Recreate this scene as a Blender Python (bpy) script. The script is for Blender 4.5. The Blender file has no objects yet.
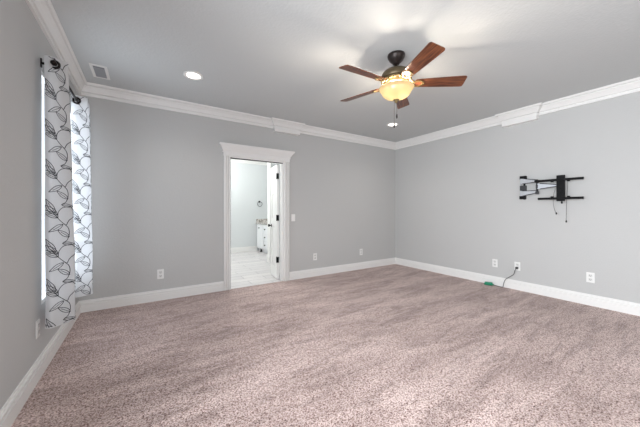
import bpy, bmesh, math, random
from math import sin, cos, pi, radians
from mathutils import Vector, Matrix

random.seed(7)
SC = bpy.context.scene
COL = SC.collection

# ------------------------------------------------------------------ camera
CAM_H = 1.219
cam_d = bpy.data.cameras.new('camera')
cam_d.sensor_width = 36.0
cam_d.lens = 36.0 * 272.0 / 640.0
cam_d.shift_y = -3.5 / 640.0
cam_d.clip_start = 0.02
cam = bpy.data.objects.new('camera', cam_d)
COL.objects.link(cam)
cam.location = (0, 0, CAM_H)
cam.rotation_euler = (radians(90), 0, radians(-32.9))
SC.camera = cam

# ------------------------------------------------------------------ world / exposure
W = bpy.data.worlds.new('world'); SC.world = W
W.use_nodes = True
bg = W.node_tree.nodes['Background']
bg.inputs[0].default_value = (0.80, 0.90, 1.0, 1)
bg.inputs[1].default_value = 1.2

SC.view_settings.view_transform = 'Standard'
SC.view_settings.look = 'None'
SC.view_settings.gamma = 1
SC.view_settings.use_curve_mapping = False
SC.view_settings.exposure = 0.18
SC.cycles.max_bounces = 10
SC.cycles.diffuse_bounces = 6
SC.cycles.use_denoising = True
SC.cycles.use_adaptive_sampling = False
SC.cycles.use_light_tree = True
SC.cycles.sample_clamp_indirect = 6

# room dimensions (metres)
LX, RX, BY, FY, CE = -0.651, 4.797, 4.262, -1.70, 2.727
WT = 0.13

def area(name, loc, rot, sx, sy, power, color):
    d = bpy.data.lights.new(name, 'AREA'); d.shape = 'RECTANGLE'
    d.size, d.size_y, d.energy, d.color = sx, sy, power, color
    o = bpy.data.objects.new(name, d); COL.objects.link(o)
    o.location = loc; o.rotation_euler = rot
    return o
# daylight at the curtained window, plus two lamps at added unseen windows (an area lamp shines along its own -Z)
area('daylight_window', (LX - 0.17, 3.65, 1.39), (0, radians(-90), 0), 1.95, 1.70, 27, (0.80, 0.90, 1.0))
area('side_fill', (LX - 0.30, 0.30, 1.39), (0, radians(-83), 0), 1.70, 2.4, 104, (0.91, 0.96, 1.0)).data.spread = radians(124)
area('front_fill', (1.1, FY - 0.20, 1.39), (radians(90), 0, 0), 2.8, 1.78, 40, (1.0, 0.97, 0.94))

# ------------------------------------------------------------------ materials
def lin(r, g, b):
    f = lambda c: (c / 255 / 12.92) if c / 255 <= 0.04045 else ((c / 255 + 0.055) / 1.055) ** 2.4
    return (f(r), f(g), f(b), 1)

def mat(name, col, rough=0.5, metal=0.0, spec=0.5, emit=None, es=0):
    m = bpy.data.materials.new(name); m.use_nodes = True
    p = m.node_tree.nodes['Principled BSDF']
    p.inputs['Base Color'].default_value = col
    p.inputs['Roughness'].default_value = rough
    p.inputs['Metallic'].default_value = metal
    p.inputs['Specular IOR Level'].default_value = spec
    if emit:
        p.inputs['Emission Color'].default_value = emit
        p.inputs['Emission Strength'].default_value = es
    return m

def nodes(m):
    nt = m.node_tree
    return nt, nt.nodes, nt.links, nt.nodes['Principled BSDF']

def add_bump(m, scale, strength, dist, detail=3):
    nt, N, L, p = nodes(m)
    tc = N.new('ShaderNodeTexCoord'); n = N.new('ShaderNodeTexNoise')
    n.inputs['Scale'].default_value = scale; n.inputs['Detail'].default_value = detail
    b = N.new('ShaderNodeBump'); b.inputs['Strength'].default_value = strength; b.inputs['Distance'].default_value = dist
    L.new(tc.outputs['Object'], n.inputs['Vector']); L.new(n.outputs['Fac'], b.inputs['Height'])
    L.new(b.outputs['Normal'], p.inputs['Normal'])
    return m

def ramp(N, stops):
    r = N.new('ShaderNodeValToRGB')
    els = r.color_ramp.elements
    while len(els) < len(stops): els.new(0.5)
    for e, (pos, c) in zip(els, stops):
        e.position = pos; e.color = c
    return r

M = {}
M['wall'] = add_bump(mat('wall_paint', lin(195, 195, 194), 0.75, spec=0.25), 55, 0.35, 0.004)
M['ceil'] = add_bump(mat('ceiling_paint', lin(203, 206, 206), 0.85, spec=0.2), 45, 0.45, 0.005)
M['trim'] = mat('trim_white', lin(238, 237, 235), 0.35)
M['bathwall'] = add_bump(mat('bath_paint', lin(214, 217, 218), 0.75, spec=0.25), 55, 0.3, 0.004)
M['plastic'] = mat('white_plastic', lin(238, 238, 236), 0.3)
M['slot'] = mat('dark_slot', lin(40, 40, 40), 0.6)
M['black'] = mat('black_metal', lin(15, 15, 17), 0.6, spec=0.2)
M['grey'] = mat('dark_grey_metal', lin(58, 59, 62), 0.45, 0.2)
M['silver'] = mat('silver_metal', lin(215, 218, 224), 0.35, 0.55)
M['bronze'] = mat('dark_bronze', lin(44, 36, 34), 0.35, 0.5)
M['brass'] = mat('antique_brass', lin(128, 108, 72), 0.38, 0.7)
M['chain'] = mat('chain_metal', lin(120, 112, 100), 0.4, 0.8)
M['cord'] = mat('grey_cord', lin(70, 72, 72), 0.5)
M['green'] = mat('green_plastic', lin(0, 128, 92), 0.4)
M['vent_grey'] = mat('vent_grey', lin(160, 162, 166), 0.5)
M['vent_dark'] = mat('vent_dark', lin(110, 112, 116), 0.8)
M['cab'] = mat('cabinet_white', lin(240, 241, 243), 0.35)
M['lens'] = mat('downlight_lens', (1, 1, 1, 1), 0.4, emit=(1.0, 0.93, 0.82, 1), es=3.5)
M['grommet'] = mat('grommet_black', lin(34, 28, 28), 0.3, 0.7)
M['print'] = mat('vine_print', lin(58, 60, 66), 0.9, spec=0.1)

# carpet
m = mat('carpet', (0.4, 0.33, 0.31, 1), 0.95, spec=0.08); M['carpet'] = m
nt, N, L, p = nodes(m)
tc = N.new('ShaderNodeTexCoord')
vo = N.new('ShaderNodeTexVoronoi'); vo.inputs['Scale'].default_value = 170
n1 = N.new('ShaderNodeTexNoise'); n1.inputs['Scale'].default_value = 100; n1.inputs['Detail'].default_value = 1
L.new(tc.outputs['Object'], vo.inputs['Vector']); L.new(tc.outputs['Object'], n1.inputs['Vector'])
sp_ = N.new('ShaderNodeSeparateColor'); L.new(vo.outputs['Color'], sp_.inputs[0])
ad = N.new('ShaderNodeMath'); ad.operation = 'MULTIPLY_ADD'; ad.inputs[1].default_value = 0.62; L.new(sp_.outputs[0], ad.inputs[0])
sc_ = N.new('ShaderNodeMath'); sc_.operation = 'MULTIPLY_ADD'; sc_.inputs[1].default_value = 0.9; sc_.inputs[2].default_value = -0.26; L.new(n1.outputs['Fac'], sc_.inputs[0])
L.new(sc_.outputs[0], ad.inputs[2])
r1 = ramp(N, [(0.08, lin(80, 54, 48)), (0.26, lin(146, 118, 111)), (0.48, lin(198, 175, 168)), (0.85, lin(240, 220, 214))])
L.new(ad.outputs[0], r1.inputs['Fac'])
# shading of the vacuum-laid pile, put into the colour as swathes
mp = N.new('ShaderNodeMapping'); mp.inputs['Rotation'].default_value = (0, 0, radians(-28)); mp.inputs['Scale'].default_value = (0.55, 2.0, 1)
L.new(tc.outputs['Object'], mp.inputs['Vector'])
n2 = N.new('ShaderNodeTexNoise'); n2.inputs['Scale'].default_value = 1.5; n2.inputs['Detail'].default_value = 3; n2.inputs['Distortion'].default_value = 0.8
L.new(mp.outputs['Vector'], n2.inputs['Vector'])
r2 = ramp(N, [(0.36, (0.74, 0.72, 0.72, 1)), (0.52, (0.89, 0.88, 0.88, 1)), (0.64, (1.0, 1.0, 1.01, 1))])
L.new(n2.outputs['Fac'], r2.inputs['Fac'])
mx = N.new('ShaderNodeMix'); mx.data_type = 'RGBA'; mx.blend_type = 'MULTIPLY'; mx.inputs[0].default_value = 1.0
L.new(r1.outputs['Color'], mx.inputs[6]); L.new(r2.outputs['Color'], mx.inputs[7])
mp3 = N.new('ShaderNodeMapping'); mp3.inputs['Rotation'].default_value = (0, 0, radians(-38)); mp3.inputs['Scale'].default_value = (0.9, 5.0, 1)
n3 = N.new('ShaderNodeTexNoise'); n3.inputs['Scale'].default_value = 2.2; n3.inputs['Detail'].default_value = 4; n3.inputs['Distortion'].default_value = 1.2
L.new(tc.outputs['Object'], mp3.inputs['Vector']); L.new(mp3.outputs['Vector'], n3.inputs['Vector'])
r3 = ramp(N, [(0.36, (0.80, 0.79, 0.79, 1)), (0.48, (1, 1, 1, 1)), (0.66, (1.06, 1.06, 1.07, 1))]); L.new(n3.outputs['Fac'], r3.inputs['Fac'])
mx3 = N.new('ShaderNodeMix'); mx3.data_type = 'RGBA'; mx3.blend_type = 'MULTIPLY'; mx3.inputs[0].default_value = 1.0
L.new(mx.outputs[2], mx3.inputs[6]); L.new(r3.outputs['Color'], mx3.inputs[7])
L.new(mx3.outputs[2], p.inputs['Base Color'])
bp = N.new('ShaderNodeBump'); bp.inputs['Strength'].default_value = 0.25; bp.inputs['Distance'].default_value = 0.005
L.new(ad.outputs[0], bp.inputs['Height']); L.new(bp.outputs['Normal'], p.inputs['Normal'])
p.inputs['Sheen Weight'].default_value = 0.15

# bathroom plank tile
m = mat('plank_tile', lin(225, 222, 222), 0.35); M['tile'] = m
nt, N, L, p = nodes(m)
tc = N.new('ShaderNodeTexCoord')
br = N.new('ShaderNodeTexBrick'); br.offset = 0.37
br.inputs['Color1'].default_value = lin(224, 220, 219); br.inputs['Color2'].default_value = lin(210, 206, 207)
br.inputs['Mortar'].default_value = lin(150, 146, 147); br.inputs['Scale'].default_value = 1.0
br.inputs['Mortar Size'].default_value = 0.004; br.inputs['Brick Width'].default_value = 0.92; br.inputs['Row Height'].default_value = 0.20
L.new(tc.outputs['Object'], br.inputs['Vector'])
mp = N.new('ShaderNodeMapping'); mp.inputs['Scale'].default_value = (1.5, 14, 1)
ns = N.new('ShaderNodeTexNoise'); ns.inputs['Scale'].default_value = 2.0; ns.inputs['Detail'].default_value = 4
L.new(tc.outputs['Object'], mp.inputs['Vector']); L.new(mp.outputs['Vector'], ns.inputs['Vector'])
rr = ramp(N, [(0.3, (0.86, 0.85, 0.85, 1)), (0.6, (1, 1, 1, 1))]); L.new(ns.outputs['Fac'], rr.inputs['Fac'])
mx = N.new('ShaderNodeMix'); mx.data_type = 'RGBA'; mx.blend_type = 'MULTIPLY'; mx.inputs[0].default_value = 1.0
L.new(br.outputs['Color'], mx.inputs[6]); L.new(rr.outputs['Color'], mx.inputs[7]); L.new(mx.outputs[2], p.inputs['Base Color'])

# granite
m = mat('granite', lin(190, 184, 178), 0.25); M['granite'] = m
nt, N, L, p = nodes(m)
tc = N.new('ShaderNodeTexCoord'); ns = N.new('ShaderNodeTexNoise'); ns.inputs['Scale'].default_value = 28; ns.inputs['Detail'].default_value = 5
L.new(tc.outputs['Object'], ns.inputs['Vector'])
rr = ramp(N, [(0.36, lin(120, 112, 106)), (0.5, lin(196, 190, 184)), (0.66, lin(232, 228, 224))])
L.new(ns.outputs['Fac'], rr.inputs['Fac']); L.new(rr.outputs['Color'], p.inputs['Base Color'])

# fan blade wood: grain runs along the blade (object X)
m = mat('cherry_wood', lin(120, 62, 36), 0.32); M['wood'] = m
nt, N, L, p = nodes(m)
tc = N.new('ShaderNodeTexCoord'); mp = N.new('ShaderNodeMapping'); mp.inputs['Scale'].default_value = (3.5, 48, 10)
ns = N.new('ShaderNodeTexNoise'); ns.inputs['Scale'].default_value = 1.6; ns.inputs['Detail'].default_value = 5; ns.inputs['Distortion'].default_value = 0.4
L.new(tc.outputs['Object'], mp.inputs['Vector']); L.new(mp.outputs['Vector'], ns.inputs['Vector'])
rr = ramp(N, [(0.32, lin(62, 34, 24)), (0.5, lin(106, 60, 38)), (0.7, lin(142, 84, 52))])
L.new(ns.outputs['Fac'], rr.inputs['Fac']); L.new(rr.outputs['Color'], p.inputs['Base Color'])

# curtain fabric: half lets daylight through
m = bpy.data.materials.new('curtain_fabric'); m.use_nodes = True; M['fabric'] = m
nt = m.node_tree; N, L = nt.nodes, nt.links
N.clear()
out = N.new('ShaderNodeOutputMaterial'); ms = N.new('ShaderNodeMixShader'); ms.inputs[0].default_value = 0.40
df = N.new('ShaderNodeBsdfDiffuse'); tr = N.new('ShaderNodeBsdfTranslucent')
df.inputs['Color'].default_value = lin(226, 225, 224); tr.inputs['Color'].default_value = lin(226, 228, 232)
tc = N.new('ShaderNodeTexCoord'); ns = N.new('ShaderNodeTexNoise'); ns.inputs['Scale'].default_value = 260
bp = N.new('ShaderNodeBump'); bp.inputs['Strength'].default_value = 0.15; bp.inputs['Distance'].default_value = 0.001
L.new(tc.outputs['Object'], ns.inputs['Vector']); L.new(ns.outputs['Fac'], bp.inputs['Height']); L.new(bp.outputs['Normal'], df.inputs['Normal'])
L.new(df.outputs[0], ms.inputs[1]); L.new(tr.outputs[0], ms.inputs[2]); L.new(ms.outputs[0], out.inputs['Surface'])

# window glass: clear with a faint reflection
m = bpy.data.materials.new('window_glass'); m.use_nodes = True; M['glass'] = m
nt = m.node_tree; N, L = nt.nodes, nt.links
N.clear()
out = N.new('ShaderNodeOutputMaterial'); ms = N.new('ShaderNodeMixShader'); ms.inputs[0].default_value = 0.05
tp = N.new('ShaderNodeBsdfTransparent'); gl = N.new('ShaderNodeBsdfGlossy'); gl.inputs['Roughness'].default_value = 0.02
L.new(tp.outputs[0], ms.inputs[1]); L.new(gl.outputs[0], ms.inputs[2]); L.new(ms.outputs[0], out.inputs['Surface'])

# frosted amber bowl
m = bpy.data.materials.new('amber_glass'); m.use_nodes = True; M['amber'] = m
nt = m.node_tree; N, L = nt.nodes, nt.links
N.clear()
out = N.new('ShaderNodeOutputMaterial'); ms = N.new('ShaderNodeMixShader'); ms.inputs[0].default_value = 0.12
tr = N.new('ShaderNodeBsdfTranslucent'); tr.inputs['Color'].default_value = (0.21, 0.185, 0.13, 1)
gl = N.new('ShaderNodeBsdfGlossy'); gl.inputs['Roughness'].default_value = 0.2
em = N.new('ShaderNodeEmission'); em.inputs['Color'].default_value = (1.0, 0.80, 0.47, 1); em.inputs['Strength'].default_value = 0.22
ad = N.new('ShaderNodeAddShader')
L.new(tr.outputs[0], ms.inputs[1]); L.new(gl.outputs[0], ms.inputs[2])
L.new(ms.outputs[0], ad.inputs[0]); L.new(em.outputs[0], ad.inputs[1]); L.new(ad.outputs[0], out.inputs['Surface'])

# ------------------------------------------------------------------ helpers
def box(bm, x0, x1, y0, y1, z0, z1, mi=0, bev=0):
    g = bmesh.ops.create_cube(bm, size=1)
    vs = g['verts']
    for v in vs:
        v.co = Vector(((x0 + x1) / 2 + v.co.x * (x1 - x0), (y0 + y1) / 2 + v.co.y * (y1 - y0), (z0 + z1) / 2 + v.co.z * (z1 - z0)))
    fs = set(f for v in vs for f in v.link_faces)
    for f in fs: f.material_index = mi
    if bev:
        es = list(set(e for v in vs for e in v.link_edges))
        r = bmesh.ops.bevel(bm, geom=es, offset=bev, segments=2, affect='EDGES', profile=0.5)
        for f in r['faces']: f.material_index = mi
    return vs

def lathe(bm, prof, seg=40, c=(0, 0, 0), axis='Z', cap=True, mi=0):
    rings = []
    for r, z in prof:
        ring = []
        for k in range(seg):
            a = 2 * pi * k / seg
            q = (r * cos(a), r * sin(a), z)
            if axis == 'Y': q = (q[0], q[2], q[1])
            if axis == 'X': q = (q[2], q[0], q[1])
            ring.append(bm.verts.new(Vector(q) + Vector(c)))
        rings.append(ring)
    for a, b in zip(rings, rings[1:]):
        for k in range(seg):
            f = bm.faces.new((a[k], a[(k + 1) % seg], b[(k + 1) % seg], b[k])); f.smooth = True; f.material_index = mi
    if cap:
        for ring in (rings[0], rings[-1]):
            try: bm.faces.new(ring).material_index = mi
            except ValueError: pass

def tube(bm, pts, r, seg=8, mi=0):
    pts = [Vector(p) for p in pts]
    rings = []
    up = None
    for i, p in enumerate(pts):
        t = (pts[min(i + 1, len(pts) - 1)] - pts[max(i - 1, 0)]).normalized()
        if up is None:
            up = Vector((0, 0, 1)) if abs(t.z) < 0.9 else Vector((1, 0, 0))
        a = t.cross(up).normalized(); b = a.cross(t).normalized(); up = b
        rr = r[i] if isinstance(r, (list, tuple)) else r
        rings.append([bm.verts.new(p + (a * cos(2 * pi * k / seg) + b * sin(2 * pi * k / seg)) * rr) for k in range(seg)])
    for A, B in zip(rings, rings[1:]):
        for k in range(seg):
            f = bm.faces.new((A[k], A[(k + 1) % seg], B[(k + 1) % seg], B[k])); f.smooth = True; f.material_index = mi
    bm.faces.new(rings[0][::-1]).material_index = mi
    bm.faces.new(rings[-1]).material_index = mi

def torus(bm, c, R, r, axis='Y', seg=28, ms=8, mi=0):
    c = Vector(c); rings = []
    for k in range(seg):
        a = 2 * pi * k / seg; ring = []
        for j in range(ms):
            b = 2 * pi * j / ms
            q = ((R + r * cos(b)) * cos(a), (R + r * cos(b)) * sin(a), r * sin(b))
            if axis == 'Y': q = (q[0], q[2], q[1])
            if axis == 'X': q = (q[2], q[0], q[1])
            ring.append(bm.verts.new(c + Vector(q)))
        rings.append(ring)
    for k in range(seg):
        A, B = rings[k], rings[(k + 1) % seg]
        for j in range(ms):
            f = bm.faces.new((A[j], A[(j + 1) % ms], B[(j + 1) % ms], B[j])); f.smooth = True; f.material_index = mi

def prism(bm, poly, axis, a, b, mi=0):
    """polygon (2-D list) extruded along an axis from a to b"""
    def P(u, v, w):
        return {'X': (w, u, v), 'Y': (u, w, v), 'Z': (u, v, w)}[axis]
    A = [bm.verts.new(P(u, v, a)) for u, v in poly]; B = [bm.verts.new(P(u, v, b)) for u, v in poly]
    n = len(poly)
    for k in range(n):
        bm.faces.new((A[k], A[(k + 1) % n], B[(k + 1) % n], B[k])).material_index = mi
    bm.faces.new(A[::-1]).material_index = mi; bm.faces.new(B).material_index = mi

def sweep(bm, path, prof, mi=0):
    """profile (offset to the right of the path, z) swept along a plan path with mitred corners"""
    n = len(path); rings = []
    nor = []
    for i in range(n - 1):
        d = (Vector(path[i + 1]) - Vector(path[i])).normalized(); nor.append(Vector((d.y, -d.x)))
    for i in range(n):
        if i == 0: mv = nor[0]
        elif i == n - 1: mv = nor[-1]
        else: mv = (nor[i - 1] + nor[i]) / (1 + nor[i - 1].dot(nor[i]))
        rings.append([bm.verts.new((path[i][0] + mv.x * o, path[i][1] + mv.y * o, z)) for o, z in prof])
    k = len(prof)
    for A, B in zip(rings, rings[1:]):
        for j in range(k):
            bm.faces.new((A[j], A[(j + 1) % k], B[(j + 1) % k], B[j])).material_index = mi
    bm.faces.new(rings[0][::-1]).material_index = mi; bm.faces.new(rings[-1]).material_index = mi

def run(bm, p0, p1, nrm, prof, m0=0, m1=0):
    """straight moulding p0->p1; nrm points into the room; m0/m1=1 mitre an inside corner"""
    p0, p1, nrm = Vector(p0), Vector(p1), Vector(nrm)
    d = (p1 - p0).normalized()
    A = [bm.verts.new(((p0 + nrm * o + d * o * m0).x, (p0 + nrm * o + d * o * m0).y, z)) for o, z in prof]
    B = [bm.verts.new(((p1 + nrm * o - d * o * m1).x, (p1 + nrm * o - d * o * m1).y, z)) for o, z in prof]
    k = len(prof)
    for j in range(k):
        bm.faces.new((A[j], A[(j + 1) % k], B[(j + 1) % k], B[j]))
    bm.faces.new(A[::-1]); bm.faces.new(B)

def obj(name, bm, mats, parent=None, loc=None):
    bmesh.ops.recalc_face_normals(bm, faces=bm.faces)
    me = bpy.data.meshes.new(name); bm.to_mesh(me); bm.free()
    for mm in (mats if isinstance(mats, (list, tuple)) else [mats]): me.materials.append(mm)
    o = bpy.data.objects.new(name, me); COL.objects.link(o)
    if parent: o.parent = parent
    if loc: o.location = loc
    return o

def tag(o, label, cat, group=None, kind=None):
    o['label'] = label
    if cat: o['category'] = cat
    if group: o['group'] = group
    if kind: o['kind'] = kind
    return o

def thing(name, label, cat, loc=(0, 0, 0), rz=0, group=None):
    o = bpy.data.objects.new(name, None); COL.objects.link(o)
    o.empty_display_size = 0.05
    o.location = loc; o.rotation_euler = (0, 0, rz)
    return tag(o, label, cat, group)

def struct(name, bm, m, label, cat):
    return tag(obj(name, bm, m), label, cat, kind='structure')

def dup(root, loc, rz, label):
    r = root.copy(); COL.objects.link(r); r.location = loc; r.rotation_euler = (0, 0, rz); r['label'] = label
    for ch in list(root.children):
        c = ch.copy(); COL.objects.link(c); c.parent = r
        for g in list(ch.children):
            d = g.copy(); COL.objects.link(d); d.parent = c
    return r

def smooth_pts(pts, n=8):
    P = [Vector(p) for p in pts]; out = []
    for i in range(len(P) - 1):
        a = P[max(i - 1, 0)]; b = P[i]; c = P[i + 1]; d = P[min(i + 2, len(P) - 1)]
        for k in range(n):
            t = k / n
            out.append(0.5 * ((2 * b) + (c - a) * t + (2 * a - 5 * b + 4 * c - d) * t * t + (3 * b - a - 3 * c + d) * t ** 3))
    out.append(P[-1])
    return out

# ------------------------------------------------------------------ room shell
DX0, DX1, DZ = 1.088, 2.017, 2.045         # doorway
WY0, WY1, WZ0, WZ1 = 2.865, 3.95, 0.50, 2.28  # left window

bm = bmesh.new(); box(bm, LX - WT, RX + WT, FY - WT, BY + 0.005, -0.10, 0.0)
struct('floor', bm, M['carpet'], 'mauve taupe cut pile carpet covering the bedroom floor', 'floor')
bm = bmesh.new(); box(bm, LX - WT, RX + WT, FY - WT, BY + WT, CE, CE + 0.1)
struct('ceiling', bm, M['ceil'], 'flat pale grey textured ceiling above the carpet', 'ceiling')

bm = bmesh.new()
box(bm, LX - WT, DX0, BY, BY + WT, 0, CE); box(bm, DX1, RX + WT, BY, BY + WT, 0, CE); box(bm, DX0, DX1, BY, BY + WT, DZ, CE)
struct('wall_back', bm, M['wall'], 'grey back wall with the white cased doorway in it', 'wall')
bm = bmesh.new(); box(bm, RX, RX + WT, FY, BY, 0, CE)
struct('wall_right', bm, M['wall'], 'light grey right wall carrying the black television bracket', 'wall')
bm = bmesh.new()
ops = [(-.9, 1.5), (WY0, WY1)]
ys = [FY] + [y for o in ops for y in o] + [BY]
for i in range(0, len(ys), 2): box(bm, LX - WT, LX, ys[i], ys[i + 1], 0, CE)
for a, b in ops:
    box(bm, LX - WT, LX, a, b, 0, WZ0); box(bm, LX - WT, LX, a, b, WZ1, CE)
struct('wall_left', bm, M['wall'], 'grey left wall with the curtained window in it', 'wall')
bm = bmesh.new()
box(bm, LX - WT, -0.3, FY - WT, FY, 0, CE); box(bm, 2.5, RX + WT, FY - WT, FY, 0, CE)
box(bm, -0.3, 2.5, FY - WT, FY, 0, WZ0); box(bm, -0.3, 2.5, FY - WT, FY, WZ1, CE)
struct('wall_front', bm, M['wall'], 'grey wall opposite the doorway with an added window opening', 'wall')

def window(name, label, horiz, a, b, at):
    """frame and pane in an opening; horiz False: opening along Y at x=at, True: along X at y=at"""
    fr = 0.03 if name == 'window_1' else 0.05
    def bx(bm, u0, u1, w0, w1, z0, z1, bev=0):
        if horiz: box(bm, u0, u1, at + w0, at + w1, z0, z1, bev=bev)
        else: box(bm, at + w0, at + w1, u0, u1, z0, z1, bev=bev)
    bm = bmesh.new()
    h = .02
    bx(bm, a, a + fr, -h, h, WZ0, WZ1); bx(bm, b - fr, b, -h, h, WZ0, WZ1)
    bx(bm, a + fr, b - fr, -h, h, WZ0, WZ0 + fr); bx(bm, a + fr, b - fr, -h, h, WZ1 - fr, WZ1)
    w = tag(obj(name, bm, M['trim']), label, 'window', kind='structure')
    bm = bmesh.new(); bx(bm, a + fr, b - fr, -.004, .004, WZ0 + fr, WZ1 - fr); obj('pane', bm, M['glass'], w)
window('window_1', 'white framed window behind the two leaf print curtains', False, WY0, WY1, LX - 0.024)
window('added_window_2', 'unseen white framed window added in left wall to let in light', False, -.9, 1.5, LX - 0.09)  # unseen, added so side light reaches the right wall
window('added_window_3', 'unseen wide window added opposite the doorway to let in light', True, -0.3, 2.5, FY - 0.09)  # unseen, added to light the room from behind the camera

BB = [(0, 0), (.022, 0), (.022, .090), (.009, .092), (.009, .101), (.019, .103), (.019, .119), (.008, .121), (.007, .138), (0, .140)]
CR = [(0, CE - .142), (.020, CE - .142), (.022, CE - .116), (.006, CE - .114), (.008, CE - .102), (.028, CE - .100), (.036, CE - .084), (.050, CE - .060),
      (.066, CE - .042), (.050, CE - .038), (.052, CE - .028), (.076, CE - .026), (.082, CE - .018), (.086, CE - .010), (.086, CE), (0, CE)]
for nm, lab, segs in (
    ('left', 'white baseboard along the grey left wall under the curtains', [((LX, FY), (LX, BY), (1, 0), 1, 1)]),
    ('right', 'white baseboard along the right wall under the television bracket', [((RX, FY), (RX, BY), (-1, 0), 1, 1)]),
    ('front', 'white baseboard along the wall opposite the doorway', [((LX, FY), (RX, FY), (0, 1), 1, 1)])):
    bm = bmesh.new()
    for p0, p1, n, a, b in segs: run(bm, p0, p1, n, BB, a, b)
    struct('baseboard_' + nm, bm, M['trim'], lab, 'baseboard')
bm = bmesh.new(); run(bm, (LX, BY), (1.012, BY), (0, -1), BB, 1, 0)
struct('baseboard_back_left', bm, M['trim'], 'white baseboard on back wall between window corner and doorway', 'baseboard')
bm = bmesh.new(); run(bm, (2.112, BY), (RX, BY), (0, -1), BB, 0, 1)
struct('baseboard_back_right', bm, M['trim'], 'white baseboard on back wall right of the doorway', 'baseboard')
X0B, X1B, Y0B, Y1B, GAP = 1.835, 2.285, 1.60, 2.03, .014
for k, (segs, n, lab) in enumerate((
    ([((LX, FY), (LX, BY), 1, 1)], (1, 0), 'white crown moulding along the top of the left wall'),
    ([((LX, BY), (X0B, BY), 1, 1), ((X1B + GAP, BY), (RX, BY), 1, 1)], (0, -1), 'white crown moulding along the top of the back wall'),
    ([((RX, FY), (RX, Y0B - GAP), 1, 1), ((RX, Y1B), (RX, BY), 1, 1)], (-1, 0), 'white crown moulding along the top of the right wall'),
    ([((LX, FY), (RX, FY), 1, 1)], (0, 1), 'white crown moulding along the wall opposite the doorway'))):
    bm = bmesh.new()
    for p0, p1, a, b in segs: run(bm, p0, p1, n, CR, a, b)
    struct('trim_%d' % (k + 1), bm, M['trim'], lab, 'crown moulding')

# projecting crown blocks: crown wrapped around a shallow box with a flat board below
d = 0.042
BLK = [(-.03, CE - .142)] + CR[1:-1] + [(-.03, CE)]
bm = bmesh.new()
x0, x1 = X0B, X1B
sweep(bm, [(x0, BY), (x0, BY - d), (x1, BY - d), (x1, BY)], BLK)
box(bm, x0 - .010, x1 + .010, BY - d - .030, BY, CE - .192, CE - .128)
struct('trim_5', bm, M['trim'], 'white projecting crown block on the back wall above the doorway corner', 'crown block')
bm = bmesh.new()
y0, y1 = Y0B, Y1B
sweep(bm, [(RX, y1), (RX - d, y1), (RX - d, y0), (RX, y0)][::-1], [(-o, z) for o, z in BLK])
box(bm, RX - d - .030, RX, y0 - .010, y1 + .010, CE - .200, CE - .112)
struct('trim_6', bm, M['trim'], 'white projecting crown block on the right wall above the television bracket', 'crown block')

# ------------------------------------------------------------------ doorway: casing, jambs, double doors
bm = bmesh.new()
CW = [(0, 0), (0, .028), (.018, .036), (.023, .036), (.024, .010), (.036, .010), (.037, .028), (.056, .028), (.057, .010), (.068, .010), (.069, .034), (.088, .034), (.094, .022), (.094, 0)]
for x0, s in ((1.016, 1), (2.112, -1)):
    prism(bm, [(x0 + s * u, BY - v) for u, v in CW], 'Z', 0, 2.05)
# head: flat board, bead, flared cap with returns
box(bm, 1.010, 2.118, BY - .030, BY, 2.045, 2.115)
HC = [(-.01, 2.100), (.012, 2.100), (.012, 2.114), (.004, 2.116), (.004, 2.120), (.014, 2.13), (.026, 2.150), (.048, 2.185), (.060, 2.197), (.064, 2.203), (.064, 2.225), (-.01, 2.225)]
sweep(bm, [(1.008, BY), (1.008, BY - .024), (2.120, BY - .024), (2.120, BY)], HC)
box(bm, 1.008, 2.120, BY - .024, BY, 2.105, 2.225)
# jambs with stop
box(bm, DX0, DX0 + .018, BY - .004, BY + WT + .004, 0, DZ); box(bm, DX1 - .018, DX1, BY - .004, BY + WT + .004, 0, DZ)
box(bm, DX0 + .018, DX1 - .018, BY - .004, BY + WT + .004, DZ - .018, DZ)
box(bm, DX0 + .018, DX0 + .030, BY + .02, BY + .08, 0, DZ - .018); box(bm, DX1 - .030, DX1 - .018, BY + .02, BY + .08, 0, DZ - .018)
t7 = struct('trim_7', bm, M['trim'], 'white door casing with flared crown head around the doorway', 'door casing')

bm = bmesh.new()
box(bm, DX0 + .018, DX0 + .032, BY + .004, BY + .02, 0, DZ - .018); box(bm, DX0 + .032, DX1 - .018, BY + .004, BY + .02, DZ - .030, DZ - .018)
obj('jamb_strip', bm, M['slot'], t7)  # thin dark strip down the left jamb and under the head

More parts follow.
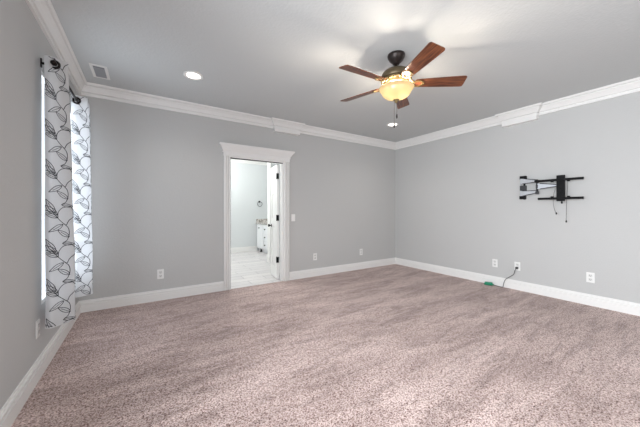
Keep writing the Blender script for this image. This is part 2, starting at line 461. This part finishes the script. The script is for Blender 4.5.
def leaf(name, label, hinge, direction, sgn):
    """a narrow panelled leaf; local X runs from the hinge to the latch edge, local -Y*sgn is the opening-side face"""
    wdt, th, ht = 0.435, 0.035, 2.0
    bm = bmesh.new()
    st = 0.085
    rails = [(0.0, .20), (.92, 1.06), (1.50, 1.60), (ht - .11, ht)]
    box(bm, 0, st, 0, th, 0, ht); box(bm, wdt - st, wdt, 0, th, 0, ht)
    for a, b in rails: box(bm, st, wdt - st, 0, th, a, b)
    for (a, b), (c, e) in zip(rails, rails[1:]):
        box(bm, st, wdt - st, .014, th - .014, b, c)
        box(bm, st + .03, wdt - st - .03, .004, th - .004, b + .03, c - .03, bev=.005)
    o = tag(obj(name, bm, M['trim']), label, 'door', kind='structure')
    o.location = (hinge[0], hinge[1], 0.012); o.rotation_euler = (0, 0, direction)
    for z in (.335, 1.07, 1.80):
        bm = bmesh.new()
        lathe(bm, [(.009, z - .05), (.009, z + .05)], 12, (-.004, th if sgn > 0 else 0, 0))
        box(bm, -.003, .0, .002, th - .002, z - .05, z + .05)
        box(bm, -.012, .040, th if sgn > 0 else -.004, th + .004 if sgn > 0 else 0, z - .052, z + .052)
        obj('hinge', bm, M['black'], o)
    bm = bmesh.new()
    for s in (1, -1):
        b = th if s > 0 else 0
        pr = [(.026, 0), (.026, .007), (.011, .010), (.010, .030), (.022, .038), (.028, .050), (.024, .062), (.008, .067)]
        lathe(bm, [(r, b + s * q) for r, q in pr], 20, (wdt - .055, 0, .92), 'Y')
    obj('door_knob', bm, M['black'], o)
    return o
leaf('door_1', 'white panelled door leaf with black hinges standing open at right jamb', (1.987, 4.398), radians(90 - 8.4), 1)
leaf('door_2', 'white panelled door leaf folded back behind the left jamb', (1.104 + .0, 4.43), radians(128), -1)

# ------------------------------------------------------------------ bathroom beyond
BX0, BX1, BFY = 0.55, 3.42, 7.90
bm = bmesh.new(); box(bm, BX0 - .1, BX1 + .1, BY + .005, BFY + .1, -.10, 0)
struct('floor_bathroom', bm, M['tile'], 'pale plank tile floor seen through the doorway', 'floor')
bm = bmesh.new(); box(bm, BX0 - .1, BX1 + .1, BY + WT, BFY + .1, CE, CE + .1)
struct('ceiling_bathroom', bm, M['trim'], 'white ceiling of the bathroom beyond the doorway', 'ceiling')
bm = bmesh.new(); box(bm, BX0 - .1, BX1 + .1, BFY, BFY + .1, 0, CE)
struct('wall_bathroom_far', bm, M['bathwall'], 'pale far bathroom wall with the towel ring on it', 'wall')
bm = bmesh.new(); box(bm, BX0 - .1, BX0, BY + WT, BFY, 0, CE)
struct('wall_bathroom_left', bm, M['bathwall'], 'pale left bathroom wall beyond the doorway', 'wall')
bm = bmesh.new(); box(bm, BX1, BX1 + .1, BY + WT, BFY, 0, CE)
struct('wall_bathroom_right', bm, M['bathwall'], 'pale right bathroom wall behind the vanity cabinet', 'wall')
bm = bmesh.new(); box(bm, 2.475, BX1, 5.95, 6.07, 0, CE)
struct('wall_bathroom_wing', bm, M['bathwall'], 'short white wing wall behind the open door leaf', 'wall')
bm = bmesh.new()
box(bm, 2.455, 2.475, 5.93, 6.09, 0, CE)
box(bm, 2.440, 2.475, 5.92, 6.10, 0, .14)
struct('trim_8', bm, M['trim'], 'white casing on the end of the bathroom wing wall', 'casing')
bm = bmesh.new(); run(bm, (BX0, BFY), (2.85, BFY), (0, -1), BB, 1, 0)
struct('baseboard_bathroom', bm, M['trim'], 'white baseboard along the far bathroom wall left of vanity', 'baseboard')
bm = bmesh.new(); run(bm, (BX0, BFY), (BX1, BFY), (0, -1), CR, 0, 0)
struct('trim_9', bm, M['trim'], 'white crown moulding along the far bathroom wall', 'crown moulding')

# vanity along the right bathroom wall, front facing the left wall
VX, VY0, VY1, VZ = 2.84, 6.45, 7.84, 0.81
v = thing('vanity_cabinet', 'white vanity cabinet with black knobs seen through the doorway', 'cabinet', (VX, VY1, 0))
bm = bmesh.new()
box(bm, 0, .56, VY0 - VY1, 0, .10, VZ); box(bm, .06, .56, VY0 - VY1 + .02, 0, 0, .10)
obj('carcass', bm, M['cab'], v)
def front(name, y0, y1, z0, z1, ky, kz):
    bm = bmesh.new()
    box(bm, -.018, 0, y0, y1, z0, z1, bev=.003)
    for a, b, c, e in ((y0, y0 + .045, z0, z1), (y1 - .045, y1, z0, z1), (y0 + .045, y1 - .045, z0, z0 + .045), (y0 + .045, y1 - .045, z1 - .045, z1)):
        if z1 - z0 > .1: box(bm, -.025, -.018, a, b, c, e)
    f = obj(name, bm, M['cab'], v)
    bm = bmesh.new()
    lathe(bm, [(.009, -.025), (.008, -.04), (.018, -.046), (.017, -.056), (.006, -.060)], 14, (0, ky, kz), 'X')
    obj('knob', bm, M['black'], f)
front('cabinet_door', -.50, -.03, .13, .78, -.26, .70)
for a, b, k in ((.56, .78, .68), (.36, .54, .46), (.13, .34, .24)): front('drawer', -.86, -.53, a, b, -.70, k)
front('cabinet_door', -1.36, -.89, .13, .78, -.95, .70)
for yy in (-.03, VY0 - VY1 + .03):
    bm = bmesh.new(); lathe(bm, [(.030, 0), (.034, .02), (.018, .05), (.030, .10)], 16, (.035, yy - .2 if yy > -.1 else yy, 0)); obj('foot', bm, M['black'], v)
bm = bmesh.new()
box(bm, VX - .03, BX1, VY0 - .02, BFY, VZ, VZ + .038, bev=.004)
box(bm, VX - .01, BX1, BFY - .02, BFY, VZ + .038, VZ + .14); box(bm, BX1 - .02, BX1, VY0, BFY - .02, VZ + .038, VZ + .14)
tag(obj('vanity_countertop', bm, M['granite']), 'speckled stone countertop with backsplash on the white vanity', 'countertop')

t = thing('towel_ring', 'black towel ring on the far bathroom wall above the vanity', 'towel ring', (2.925, BFY, 1.47))
bm = bmesh.new(); lathe(bm, [(.026, 0), (.026, -.01), (.012, -.014), (.012, -.05), (.005, -.053)], 16, (0, 0, 0), 'Y'); obj('wall_post', bm, M['black'], t)
bm = bmesh.new(); torus(bm, (0, -.045, -.072), .072, .006, 'Y'); obj('ring', bm, M['black'], t)

def point(name, loc, power, color, r=.05, parent=None):
    dl = bpy.data.lights.new(name, 'POINT'); dl.energy = power; dl.color = color; dl.shadow_soft_size = r
    o = bpy.data.objects.new(name, dl); COL.objects.link(o); o.location = loc
    if parent: o.parent = parent
    return o
point('bathroom_lamp', (1.6, 6.6, 2.45), 45, (0.97, 1.0, 0.98), .12)
point('bathroom_lamp', (1.3, 5.1, 2.45), 26, (0.97, 1.0, 0.98), .12)

# ------------------------------------------------------------------ curtains, rod
VINE = dict(
    stems=[[(-.15, .05), (0, .15), (.25, .22), (.42, .37), (.65, .53), (.72, .55)],
           [(.72, .55), (.80, .44), (.95, .36), (1.05, .33)],
           [(.65, .53), (.78, .64), (.80, .80), (.72, .95), (.60, 1.0)],
           [(.42, .37), (.44, .22), (.60, .10), (.86, .07)]],
    leaves=[((.34, .24), (.04, -.12), .13), ((.40, .29), (.02, .03), .15), ((.40, .36), (.0, .22), .12), ((.60, .53), (.14, .71), .15), ((.80, .87), (.40, .67), .14), ((.56, .02), (1.0, .07), .11)])

def curtain(name, label, top, bot, z0, z1, grom, tilew, phase):
    """plan polylines at the top and at the hem, swept between; the vine print is set in the same mesh"""
    n = 12
    T = smooth_pts([(x, y, 0) for x, y in top], n); Bt = smooth_pts([(x, y, 0) for x, y in bot], n)
    NU = len(T); NZ = 48
    arc = [0]
    for i in range(1, NU): arc.append(arc[-1] + ((Bt[i] - Bt[i - 1]).length + (T[i] - T[i - 1]).length) / 2)
    def at(u, z, off=0):
        u = min(max(u, 0), arc[-1] - 1e-5)
        i = max(k for k in range(NU - 1) if arc[k] <= u)
        f = (u - arc[i]) / (arc[i + 1] - arc[i])
        w = (z1 - z) / (z1 - z0)
        w = w ** 0.8
        a = T[i].lerp(T[i + 1], f).lerp(Bt[i].lerp(Bt[i + 1], f), w)
        tg = ((T[i + 1] - T[i]).lerp(Bt[i + 1] - Bt[i], w)).normalized()
        wob = .004 * sin(z * 7 + u * 9) * w
        q = Vector((a.x + tg.y * (off + wob), a.y - tg.x * (off + wob), z))
        return q
    bm = bmesh.new()
    grid = [[bm.verts.new(at(arc[i], z0 + (z1 - z0) * k / NZ)) for i in range(NU)] for k in range(NZ + 1)]
    for k in range(NZ):
        for i in range(NU - 1):
            f = bm.faces.new((grid[k][i], grid[k][i + 1], grid[k + 1][i + 1], grid[k + 1][i])); f.smooth = True
    PER = .29
    def ribbon(pts, wd):
        for off in (.0018, -.0018):
            prev = None
            for i, p in enumerate(pts):
                a = pts[max(i - 1, 0)]; b = pts[min(i + 1, len(pts) - 1)]
                dx, dy = b[0] - a[0], b[1] - a[1]; l = math.hypot(dx, dy) or 1
                nx, ny = -dy / l * wd / 2, dx / l * wd / 2
                ok = 0.002 < p[0] < arc[-1] - .002 and z0 + .004 < p[1] < z1 - .004
                cur = (bm.verts.new(at(p[0] + nx, p[1] + ny, off)), bm.verts.new(at(p[0] - nx, p[1] - ny, off))) if ok else None
                if prev and cur:
                    f = bm.faces.new((prev[0], cur[0], cur[1], prev[1])); f.material_index = 1
                prev = cur
    def uv(x, y, cx, cz): return (cx + x * tilew, cz - y * PER)
    ncol = int(arc[-1] / tilew) + 2
    for c in range(ncol):
        for r in range(-1, int((z1 - z0) / PER) + 3):
            cx = c * tilew; cz = z1 + phase - r * PER - (c % 2) * 0 
            for s in VINE['stems']:
                sp = smooth_pts([(a, b, 0) for a, b in s], 7)
                ribbon([uv(q.x, q.y, cx, cz) for q in sp], .0042)
            for (bx_, by_), (tx, ty), wv in VINE['leaves']:
                b = Vector(uv(bx_, by_, cx, cz)); t = Vector(uv(tx, ty, cx, cz)); dv = t - b; nn = Vector((-dv.y, dv.x)).normalized()
                for sg in (1, -1):
                    ribbon([tuple(b + dv * (k / 10) + nn * sg * wv * .105 * sin(pi * (k / 10) ** .8)) for k in range(11)], .0038)
                ribbon([tuple(b + dv * (k / 6 * .75)) for k in range(7)], .0030)
    # bmesh normals are irrelevant for cloth; link
    o = tag(obj(name, bm, [M['fabric'], M['print']]), label, 'curtain', 'leaf print curtain panels')
    for gx, gy in grom:
        g = bmesh.new(); torus(g, (gx, gy, 2.285), .026, .008, 'Y'); obj('grommet', g, M['grommet'], o)
    return o

ct = [(-.604, 2.725), (-.57, 2.715), (-.53, 2.740), (-.487, 2.765), (-.50, 2.80), (-.56, 2.815), (-.60, 2.83), (-.58, 2.86), (-.53, 2.87), (-.51, 2.89), (-.55, 2.93), (-.60, 2.95)]
cb = [(-.602, 2.745), (-.565, 2.735), (-.51, 2.790), (-.458, 2.835), (-.46, 2.875), (-.54, 2.895), (-.59, 2.91), (-.57, 2.94), (-.51, 2.955), (-.505, 2.98), (-.55, 3.02), (-.60, 3.05)]
curtain('curtain', 'nearer white leaf print curtain panel hanging over the window edge', ct, cb, .355, 2.335, [(-.55, 2.728), (-.55, 2.812), (-.55, 2.866)], .172, .09)
ft = [(-.60, 3.535), (-.56, 3.505), (-.51, 3.515), (-.472, 3.535), (-.485, 3.58), (-.56, 3.60), (-.595, 3.64), (-.56, 3.68), (-.49, 3.69), (-.49, 3.73), (-.57, 3.76), (-.60, 3.80), (-.53, 3.84), (-.50, 3.87), (-.58, 3.93)]
fb = [(-.58, 3.575), (-.555, 3.555), (-.50, 3.585), (-.445, 3.625), (-.46, 3.67), (-.54, 3.69), (-.58, 3.72), (-.54, 3.745), (-.475, 3.76), (-.475, 3.80), (-.55, 3.83), (-.59, 3.86), (-.53, 3.89), (-.49, 3.92), (-.57, 3.97)]
curtain('curtain', 'farther white leaf print curtain panel glowing beside the wall corner', ft, fb, .355, 2.335, [(-.55, 3.507), (-.55, 3.60), (-.55, 3.684), (-.55, 3.752), (-.55, 3.83)], .172, .02)

rod = thing('curtain_rod', 'dark metal curtain rod on wall brackets above the window', 'curtain rod', (-.55, 3.35, 2.285))
bm = bmesh.new(); lathe(bm, [(.011, -.625), (.011, .70)], 16, (0, 0, 0), 'Y'); obj('rod', bm, M['grommet'], rod)
for s, e in ((-1, -.625), (1, .70)):
    bm = bmesh.new(); lathe(bm, [(.012, e), (.016, e + s * .008), (.010, e + s * .014), (.015, e + s * .020), (.018, e + s * .030), (.013, e + s * .040), (.003, e + s * .045)], 18, (0, 0, 0), 'Y')
    obj('finial', bm, M['grommet'], rod)
for yy in (-.50, .64):
    bm = bmesh.new()
    box(bm, -.101, -.093, yy - .010, yy + .010, .005, .072, bev=.002)
    box(bm, -.095, -.005, yy - .006, yy + .006, .030, .044); box(bm, -.02, -.008, yy - .006, yy + .006, -.012, .044)
    obj('bracket', bm, M['grommet'], rod)

# ------------------------------------------------------------------ ceiling fan
FC = (2.060, 1.819, CE)
fan = thing('ceiling_fan', 'five blade cherry wood ceiling fan with glowing amber bowl light', 'ceiling fan', FC)
bm = bmesh.new(); lathe(bm, [(.082, 0), (.084, -.012), (.080, -.028), (.066, -.052), (.048, -.072), (.034, -.086), (.030, -.094), (.014, -.098)], 40)
obj('canopy', bm, M['bronze'], fan)
bm = bmesh.new(); lathe(bm, [(.013, -.09), (.013, -.15)], 20); lathe(bm, [(.024, -.128), (.024, -.15)], 20)
obj('downrod', bm, M['bronze'], fan)
bm = bmesh.new(); lathe(bm, [(.03, -.148), (.085, -.152), (.118, -.166), (.138, -.188), (.146, -.212), (.146, -.232), (.136, -.246)], 56)
obj('motor_housing', bm, mat('olive_bronze', lin(92, 80, 60), .35, .5), fan)
bm = bmesh.new()
lathe(bm, [(.136, -.246), (.142, -.252), (.134, -.262), (.112, -.268), (.108, -.280), (.075, -.290)], 56)
for k in range(20):
    a = 2 * pi * k / 20
    bmesh.ops.create_uvsphere(bm, u_segments=10, v_segments=6, radius=.013, matrix=Matrix.Translation((.132 * cos(a), .132 * sin(a), -.258)))
obj('motor_ring', bm, M['brass'], fan)
bm = bmesh.new(); lathe(bm, [(.075, -.285), (.080, -.292), (.060, -.302), (.030, -.306)], 40); lathe(bm, [(.012, -.30), (.012, -.442)], 16)
obj('light_fitter', bm, M['brass'], fan)

BZ = 2.445 - CE
def blade_mesh():
    bm = bmesh.new()
    # outline: local X radial, +Y is the counter-clockwise edge; the clockwise edge runs longer
    pl = [(.175, -.040), (.190, -.050), (.40, -.062), (.610, -.070), (.626, -.068), (.636, -.060), (.638, -.046), (.638, .046), (.636, .060), (.626, .068), (.610, .070), (.40, .062), (.190, .050), (.175, .040)]
    A = [bm.verts.new((x, y, .0035)) for x, y in pl]; B = [bm.verts.new((x, y, -.0035)) for x, y in pl]
    k = len(pl)
    for j in range(k): bm.faces.new((A[j], A[(j + 1) % k], B[(j + 1) % k], B[j]))
    bm.faces.new(A); bm.faces.new(B[::-1])
    return bm
def bracket_mesh():
    bm = bmesh.new()
    # scrolled iron: open oval on the blade root and two arms curving up to the motor
    R, c = .030, .205
    seg = 28; outer = []; inner = []
    for z in (-.0045, -.0105):
        outer.append([bm.verts.new((c + (R + .016) * 1.25 * cos(2 * pi * k / seg), (R + .014) * sin(2 * pi * k / seg), z)) for k in range(seg)])
        inner.append([bm.verts.new((c + R * 1.25 * cos(2 * pi * k / seg), R * sin(2 * pi * k / seg), z)) for k in range(seg)])
    for k in range(seg):
        j = (k + 1) % seg
        for a, b in ((outer[0], inner[0]), (inner[1], outer[1]), (outer[1], outer[0]), (inner[0], inner[1])):
            bm.faces.new((a[k], a[j], b[j], b[k]))
    for s in (1, -1):
        tube(bm, smooth_pts([(.105, s * .014, .040), (.125, s * .022, .030), (.142, s * .030, .006), (.165, s * .026, -.007)], 6), .008, 8)
    tube(bm, smooth_pts([(.10, 0, .036), (.125, 0, .022), (.145, 0, .0), (.165, 0, -.008)], 6), .009, 8)
    for x, y in ((.262, 0), (.222, .042), (.222, -.042)):
        bmesh.ops.create_uvsphere(bm, u_segments=10, v_segments=6, radius=.006, matrix=Matrix.Translation((x, y, -.009)))
    return bm
b0 = obj('blade', blade_mesh(), M['wood'], fan)
i0 = obj('blade_bracket', bracket_mesh(), M['brass'], b0)
for k in range(5):
    if k == 0: b = b0
    else:
        b = b0.copy(); COL.objects.link(b); b.parent = fan
        i = i0.copy(); COL.objects.link(i); i.parent = b
    b.location = (0, 0, BZ)
    b.rotation_euler = (Matrix.Rotation(.5893 + k * 2 * pi / 5, 3, 'Z') @ Matrix.Rotation(radians(-15), 3, 'X')).to_euler()

bm = bmesh.new()
BW = [(.167, -.326), (.164, -.332), (.152, -.341), (.144, -.354), (.139, -.368), (.128, -.386), (.108, -.405), (.080, -.421), (.050, -.433), (.022, -.440)]
lathe(bm, BW + [(r - .004, z + .004) for r, z in reversed(BW)], 64, cap=False)
bowl = obj('light_bowl', bm, M['amber'], fan)
bm = bmesh.new(); lathe(bm, [(.030, -.436), (.030, -.442), (.018, -.448), (.012, -.456), (.016, -.461), (.006, -.468)], 24)
obj('finial', bm, M['brass'], bowl)
for x, y, zl in ((-.016, .011, -.665), (.004, -.004, -.575)):
    bm = bmesh.new()
    tube(bm, [(x, y, -.30), (x * .9, y, -.43 if False else -.36), (x, y, zl)], .0016, 6)
    c = obj('pull_chain', bm, M['chain'], fan)
    bm = bmesh.new(); lathe(bm, [(.002, zl + .002), (.006, zl - .006), (.008, zl - .024), (.006, zl - .040), (.002, zl - .044)], 12, (x, y, 0)); obj('fob', bm, M['bronze'], c)
for k in range(3):
    a = .9 + 2 * pi * k / 3
    bm = bmesh.new()
    lathe(bm, [(.010, -.312), (.012, -.33), (.024, -.35), (.026, -.365), (.018, -.382), (.005, -.390)], 18, (.075 * cos(a), .075 * sin(a), 0))
    point('fan_lamp', (.055 * cos(a), .055 * sin(a), -.365), 10, (1.0, .87, .72), .020, fan)
    bm.free()

# ------------------------------------------------------------------ downlights and vent
dl0 = thing('recessed_light', 'round white recessed ceiling light between vent and doorway', 'recessed light', (.466, 3.331, CE), 0, 'recessed ceiling lights')
bm = bmesh.new(); lathe(bm, [(.104, 0), (.104, -.004), (.098, -.008), (.080, -.008), (.074, -.003), (.072, 0)], 48, cap=False); obj('trim_ring', bm, M['plastic'], dl0)
bm = bmesh.new(); lathe(bm, [(.074, -.003), (.04, -.006), (.004, -.0065)], 40); obj('lens', bm, M['lens'], dl0)
dup(dl0, (3.679, 3.333, CE), 0, 'round white recessed ceiling light below the fan chain, far corner')
for loc in ((.466, 3.331), (3.679, 3.333)):
    d_ = bpy.data.lights.new('downlight_lamp', 'SPOT'); d_.energy = 14; d_.spot_size = radians(140); d_.spot_blend = .8; d_.color = (1, .92, .82); d_.shadow_soft_size = .07
    o = bpy.data.objects.new('downlight_lamp', d_); COL.objects.link(o); o.location = (loc[0], loc[1], CE - .02)

vt = thing('air_vent', 'white rectangular air vent in the ceiling by the window corner', 'air vent', (-.402, 3.79, CE))
bm = bmesh.new()
hx, hy, fw = .075, .165, .026
box(bm, -hx, -hx + fw, -hy, hy, -.008, 0); box(bm, hx - fw, hx, -hy, hy, -.008, 0)
box(bm, -hx + fw, hx - fw, -hy, -hy + fw, -.008, 0); box(bm, -hx + fw, hx - fw, hy - fw, hy, -.008, 0)
obj('frame', bm, M['plastic'], vt)
bm = bmesh.new(); box(bm, -hx + fw, hx - fw, -hy + fw, hy - fw, -.001, -.0002); obj('backing', bm, M['vent_dark'], vt)
nl = 9
for k in range(nl):
    yy = -hy + fw + .014 + (2 * (hy - fw) - .028) * k / (nl - 1)
    bm = bmesh.new()
    tl = .014 if k > 1 else .003
    prism(bm, [(yy - tl, -.0015), (yy - tl + .002, -.0015), (yy + tl, -.0075), (yy + tl - .002, -.0075)], 'X', -hx + fw, hx - fw)
    obj('louver', bm, M['vent_grey'], vt)

# ------------------------------------------------------------------ outlets and switch (local -Y faces the room)
OG = 'wall outlets near the baseboards'
ol = thing('wall_outlet', 'white wall outlet on back wall between window corner and doorway', 'outlet', (.187, BY, .352), 0, OG)
bm = bmesh.new(); box(bm, -.039, .039, -.006, 0, -.064, .064, bev=.0025); obj('faceplate', bm, M['plastic'], ol)
for z in (.025, -.025):
    bm = bmesh.new(); box(bm, -.019, .019, -.0085, -.0055, z - .017, z + .017, bev=.001)
    r = obj('receptacle', bm, mat('receptacle_white', lin(222, 222, 220), .35), ol)
    bm = bmesh.new()
    box(bm, -.009, -.006, -.0092, -.0082, z - .002, z + .010); box(bm, .006, .009, -.0092, -.0082, z - .002, z + .010); box(bm, -.003, .003, -.0092, -.0082, z - .012, z - .007)
    obj('slots', bm, M['slot'], r)
dup(ol, (2.647, BY, .357), 0, 'white wall outlet on back wall just right of the doorway')
dup(ol, (3.767, BY, .352), 0, 'white wall outlet on back wall nearest the right wall corner')
dup(ol, (RX, 2.17, .356), radians(-90), 'white wall outlet on right wall directly above the green connector')
dup(ol, (RX, 1.853, .360), radians(-90), 'white wall outlet with the dark cord plugged into it')
dup(ol, (RX, 1.042, .355), radians(-90), 'white wall outlet on right wall nearest the right photo edge')
dup(ol, (LX, 2.775, .357), radians(90), 'white wall outlet on left wall beside the nearer curtain hem')
sw = thing('light_switch', 'white light switch on back wall right of the door casing', 'light switch', (2.197, BY, 1.083))
bm = bmesh.new(); box(bm, -.037, .037, -.006, 0, -.062, .062, bev=.0025); obj('faceplate', bm, M['plastic'], sw)
bm = bmesh.new(); prism(bm, [(-.0055, -.034), (-.0125, .034), (-.0055, .034)], 'X', -.017, .017); obj('rocker', bm, M['plastic'], sw)

# extension cord: plug, cord, green end
ex = thing('extension_cord', 'dark extension cord running from outlet to green end on the carpet', 'extension cord', (4.75, 2.0, 0))
def W_(x, y, z): return (x - 4.75, y - 2.0, z)
bm = bmesh.new(); box(bm, *sorted((W_(RX - .042, 0, 0)[0], W_(RX - .007, 0, 0)[0])), 1.853 - 2.0 - .016, 1.853 - 2.0 + .016, .318, .352, bev=.006)
obj('plug', bm, M['cord'], ex)
bm = bmesh.new()
tube(bm, smooth_pts([W_(RX - .040, 1.855, .332), W_(RX - .055, 1.868, .29), W_(RX - .05, 1.885, .235), W_(RX - .045, 1.94, .185), W_(RX - .04, 2.00, .13), W_(RX - .045, 2.025, .06), W_(RX - .055, 2.03, .012), W_(RX - .066, 2.06, .006), W_(4.731, 2.12, .008), W_(4.722, 2.165, .014)], 8), .0042, 8)
obj('cord', bm, M['cord'], ex)
bm = bmesh.new()
dirv = Vector((-.045, .10, 0)).normalized()
box(bm, -.060, .050, -.026, .026, 0.0, .050, bev=.012); box(bm, -.075, -.055, -.009, .009, .008, .026, bev=.004); box(bm, .045, .058, -.018, .018, .004, .03, bev=.004)
g = obj('connector', bm, M['green'], ex)
g.location = W_(4.695, 2.225, .0); g.rotation_euler = (0, 0, math.atan2(dirv.y, dirv.x)); g['label'] = 'green connector block'

# ------------------------------------------------------------------ television mount on the right wall
# local X runs along the wall towards the camera side (world -Y), local Y out into the room (world -X), Z up
TM = Vector((RX, 1.795, 1.53))
tm = thing('television_mount', 'black and silver articulated television wall mount without a television', 'tv mount', TM)
def P(u, o, z): return Vector((-o, -u, z))           # u along wall, o out from the wall
def bx(bm, u0, u1, o0, o1, z0, z1, bev=0): box(bm, -o1, -o0, -u1, -u0, z0, z1, bev=bev)
bm = bmesh.new()
bx(bm, .023, .047, 0, .012, -.155, .195)
bx(bm, -.010, .068, 0, .055, .148, .196, .004); bx(bm, -.014, .060, 0, .055, -.150, -.102, .004)
obj('wall_bracket', bm, M['black'], tm)
bm = bmesh.new(); bx(bm, -.006, .066, .004, .060, -.022, .052, .004); obj('bracket_block', bm, M['grey'], tm)
bm = bmesh.new(); tube(bm, [P(.004, .045, -.14), P(.004, .045, .18)], .007, 10); obj('hinge_pin', bm, M['silver'], tm)
def arm(u0, u1, o0, o1, z0, h0, z1, h1):
    bm = bmesh.new()
    A = [bm.verts.new(P(u0, o0 + s * .014, z0 + t * h0 / 2)) for s, t in ((1, 1), (1, -1), (-1, -1), (-1, 1))]
    B = [bm.verts.new(P(u1, o1 + s * .014, z1 + t * h1 / 2)) for s, t in ((1, 1), (1, -1), (-1, -1), (-1, 1))]
    for k in range(4): bm.faces.new((A[k], A[(k + 1) % 4], B[(k + 1) % 4], B[k]))
    bm.faces.new(A[::-1]); bm.faces.new(B)
    es = [e for e in bm.edges]
    bmesh.ops.bevel(bm, geom=es, offset=.003, segments=2, affect='EDGES')
    a_ = obj('arm', bm, M['silver'], tm)
    for t in (1, -1):
        bm = bmesh.new(); tube(bm, [P(u0 + .03, o0 + .012, z0 + t * h0 / 2 * .95), P(u1, o1 + .012, z1 + t * h1 / 2)], .0055, 8)
        obj('edge_strip', bm, M['grey'], a_)
arm(.0, .215, .047, .085, .118, .078, .104, .030)
arm(.0, .215, .047, .085, -.066, .078, -.050, .030)
arm(.225, .44, .085, .100, .026, .082, .022, .022)
bm = bmesh.new()
tube(bm, [P(.218, .085, -.085), P(.218, .085, .125)], .013, 12)
bx(bm, .200, .238, .07, .103, .075, .118, .004); bx(bm, .200, .238, .07, .103, -.085, -.045, .004); bx(bm, .205, .235, .072, .10, .0, .05, .004)
obj('elbow', bm, M['grey'], tm)
bm = bmesh.new(); bx(bm, .445, .532, .100, .128, -.192, .156, .004)
for z in (.10, .03, -.03, -.08): lathe(bm, [(.008, -.128), (.008, -.131), (.003, -.132)], 10, (0, -.49, z), 'X')
obj('pivot_plate', bm, M['black'], tm)
for z, u0, u1 in ((.094, .205, .72), (-.155, .245, .72)):
    bm = bmesh.new(); bx(bm, u0, u1, .120, .150, z - .015, z + .015, .003)
    for u in (.405, .575): bx(bm, u - .014, u + .014, .126, .156, z - .028 if z > 0 else z + .008, z + .008 if z > 0 else z + .03, .002)
    obj('rail', bm, M['black'], tm)
bm = bmesh.new(); tube(bm, [P(.50, .115, -.17), P(.50, .115, -.205)], .006, 8); tube(bm, [P(.50, .115, -.20), P(.50, .115, -.225)], .010, 10); obj('tilt_knob', bm, M['black'], tm)
for pts in ([(.43, .11, -.02), (.41, .10, -.10), (.405, .10, -.21), (.42, .10, -.31), (.437, .10, -.355)], [(.56, .11, .09), (.553, .10, -.05), (.545, .10, -.22), (.54, .10, -.46)]):
    bm = bmesh.new(); tube(bm, smooth_pts([P(*q) for q in pts], 6), .0022, 6); c = obj('release_cord', bm, M['grey'], tm)
    bm = bmesh.new(); e = P(*pts[-1]); tube(bm, [e + Vector((0, 0, .012)), e, e - Vector((0, 0, .016))], [.004, .008, .006], 8); obj('cord_end', bm, M['black'], c)
